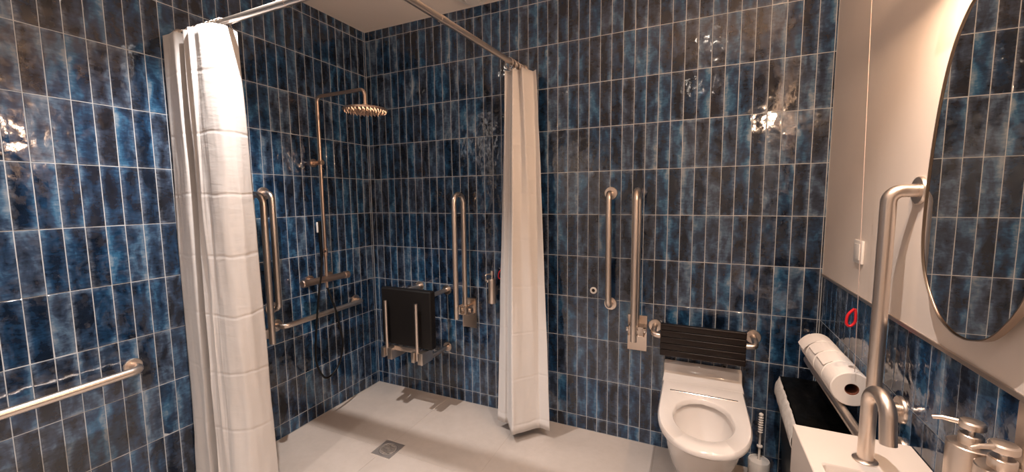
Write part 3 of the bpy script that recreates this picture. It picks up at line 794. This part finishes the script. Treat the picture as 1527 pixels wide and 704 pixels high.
finish('basin_body', bl, 'ceramic_matt', t, 35)
finish('drain', lathe([(0.024, 0.0), (0.024, 0.003), (0.018, 0.004), (0.0, 0.004)], (2.653, -1.40, BZ - 0.1052)), 'chrome', t, 40)

fx0, fy0 = 2.660, -1.046
t = thing('tap', 'brushed metal swan-neck tap on the far end of the wash basin', 'tap', (fx0, fy0, BZ))
finish('base_plate', lathe([(0.027, 0.0003), (0.027, 0.003), (0.024, 0.0055), (0.017, 0.006)], (fx0, fy0, BZ), seg=32), 'metal', t, 40)
TH_, Rb = 0.158, 0.043
pts = [Vector((fx0, fy0, BZ + 0.005)), Vector((fx0, fy0, BZ + 0.08)), Vector((fx0, fy0, BZ + TH_))]
dv = Vector((0.10, -1, 0)).normalized()
for k in range(1, 17):
    a = PI * k / 16 * 0.96
    pts.append(Vector((fx0, fy0, BZ + TH_)) + dv * (Rb - Rb * math.cos(a)) + Vector((0, 0, Rb * math.sin(a))))
pts.append(pts[-1] + Vector((0, 0, -0.062)) + dv * 0.008)
finish('spout', sweep(pts, 0.0170, 24), 'metal', t, 40)

def dispenser(label, x, y, r, h, ang, z0=BZ):
    t = thing('soap_dispenser', label, 'soap dispenser', (x, y, z0), 'soap dispensers')
    finish('bottle', lathe([(0.0, 0.0003), (r - 0.002, 0.0003), (r, 0.003), (r, h - 0.002), (r - 0.002, h), (r * 0.52, h + 0.001)], (x, y, z0), seg=32), 'metal', t, 35)
    finish('collar', lathe([(r * 0.52, h), (r * 0.54, h + 0.002), (r * 0.54, h + 0.020), (r * 0.46, h + 0.022), (0.005, h + 0.022)], (x, y, z0), seg=28), 'metal', t, 35)
    finish('pump_stem', lathe([(0.0055, h + 0.02), (0.0055, h + 0.036)], (x, y, z0), seg=16), 'chrome', t, 40)
    finish('pump_head', lathe([(0.006, h + 0.034), (r * 0.56, h + 0.0345), (r * 0.58, h + 0.037), (r * 0.58, h + 0.046), (r * 0.50, h + 0.049), (0.0, h + 0.052)], (x, y, z0), seg=28), 'metal', t, 35)
    d = Vector((math.cos(ang), math.sin(ang), 0)); c = Vector((x, y, z0 + h + 0.042))
    finish('pump_spout', sweep([c + d * r * 0.4, c + d * (r * 0.58 + 0.022), c + d * (r * 0.58 + 0.036) + Vector((0, 0, -0.004))], [0.0055, 0.0045, 0.004], 12), 'metal', t, 40)
    return t
dispenser('taller metal soap dispenser on the basin against the right wall tiles', 2.757, -1.244, 0.0345, 0.188, math.radians(163))
dispenser('shorter metal soap dispenser on the basin nearest the camera', 2.757, -1.334, 0.0345, 0.194, math.radians(200))

# ------------------------------------------------------------------ mirror
half = [(1.1258, 0.0), (1.1285, 0.03), (1.1442, 0.078), (1.165, 0.108), (1.188, 0.130), (1.215, 0.152), (1.248, 0.171), (1.29, 0.184), (1.332, 0.1895), (1.38, 0.190), (1.418, 0.1885), (1.50, 0.183), (1.583, 0.174), (1.66, 0.161), (1.734, 0.141), (1.79, 0.116), (1.83, 0.087), (1.855, 0.058), (1.868, 0.028), (1.872, 0.0)]
def mirror_pts():
    L = catmull([(0, -hw, z) for z, hw in half], 4)
    out = [(p.y, p.z) for p in L]
    return out + [(-y, z) for y, z in reversed(out[1:-1])]
MC = Vector((2.770, -1.148, 1.50)); TILT = math.radians(0.0)
def mp(y, z, dx, grow=0.0):
    v = Vector((y, z - 1.49)); L = v.length; v = v * (1 + grow / L)
    return Vector((MC.x + dx + math.sin(TILT) * -(v.y), MC.y - v.x, 1.49 + v.y * math.cos(TILT)))
mpts = mirror_pts()
t = thing('mirror', 'tall oval mirror with a thin metal rim on the right wall', 'mirror', (2.80, -1.148, 1.12))
finish('glass', loft([[mp(y, z, 0.006) for y, z in mpts], [mp(y, z, 0.0) for y, z in mpts]]), 'mirror', t)
finish('rim', loft([[mp(y, z, -0.003, 0.0) for y, z in mpts], [mp(y, z, -0.003, 0.0028) for y, z in mpts], [mp(y, z, 0.010, 0.0028) for y, z in mpts], [mp(y, z, 0.010, -0.01) for y, z in mpts]], False, False), 'frame', t, 40)
finish('back_mount', box(2.776, 2.7997, -1.23, -1.07, 1.38, 1.62), 'black', t)

# ------------------------------------------------------------------ floor drain
dc = Vector((0.668, -0.648, 0.0)); hs_ = 0.067
t = thing('floor_drain', 'square steel floor drain with round slotted grate in the shower floor', 'drain', dc)
pl = bmesh.new()
sq = lambda s, z: [Vector((dc.x + sx * s, dc.y + sy * s, z)) for sx, sy in ((-1, -1), (1, -1), (1, 1), (-1, 1))]
def ring_sq(r, z, n=32):
    return [Vector((dc.x + r * math.cos(2 * PI * k / n), dc.y + r * math.sin(2 * PI * k / n), z)) for k in range(n)]
def sq32(s, z):
    out = []
    for k in range(32):
        a = 2 * PI * k / 32; c, s_ = math.cos(a), math.sin(a); m_ = max(abs(c), abs(s_)); out.append(Vector((dc.x + c / m_ * s, dc.y + s_ / m_ * s, z)))
    return out
loft([sq32(hs_, 0.0002), sq32(hs_, 0.0018), ring_sq(0.054, 0.0018), ring_sq(0.053, 0.0004)], False, True, bm=pl)
finish('frame_plate', pl, 'steel', t, 40)
finish('well', lathe([(0.0525, 0.0006), (0.0525, 0.0009)], dc, seg=28), 'dark_hole', t)
finish('grate_ring', lathe([(0.044, 0.001), (0.0515, 0.001), (0.051, 0.0026), (0.0445, 0.0026), (0.044, 0.001)], dc, seg=32, cap=False), 'steel', t, 40)
for q in range(7):
    off = -0.036 + 0.012 * q; L = math.sqrt(0.046 ** 2 - off ** 2)
    d1 = Vector((math.cos(0.6), math.sin(0.6), 0)); d2 = Vector((-d1.y, d1.x, 0))
    prev = []
    for k in range(9):
        s_ = -L + 2 * L * k / 8
        prev.append(dc + d1 * s_ + d2 * (off + 0.003 * math.sin(k * 1.6 + q)) + Vector((0, 0, 0.0018)))
    finish('grate_bar', sweep(prev, 0.0027, 6), 'steel', t, 60)

for o in S.objects:
    if '_base' in o: del o['_base']
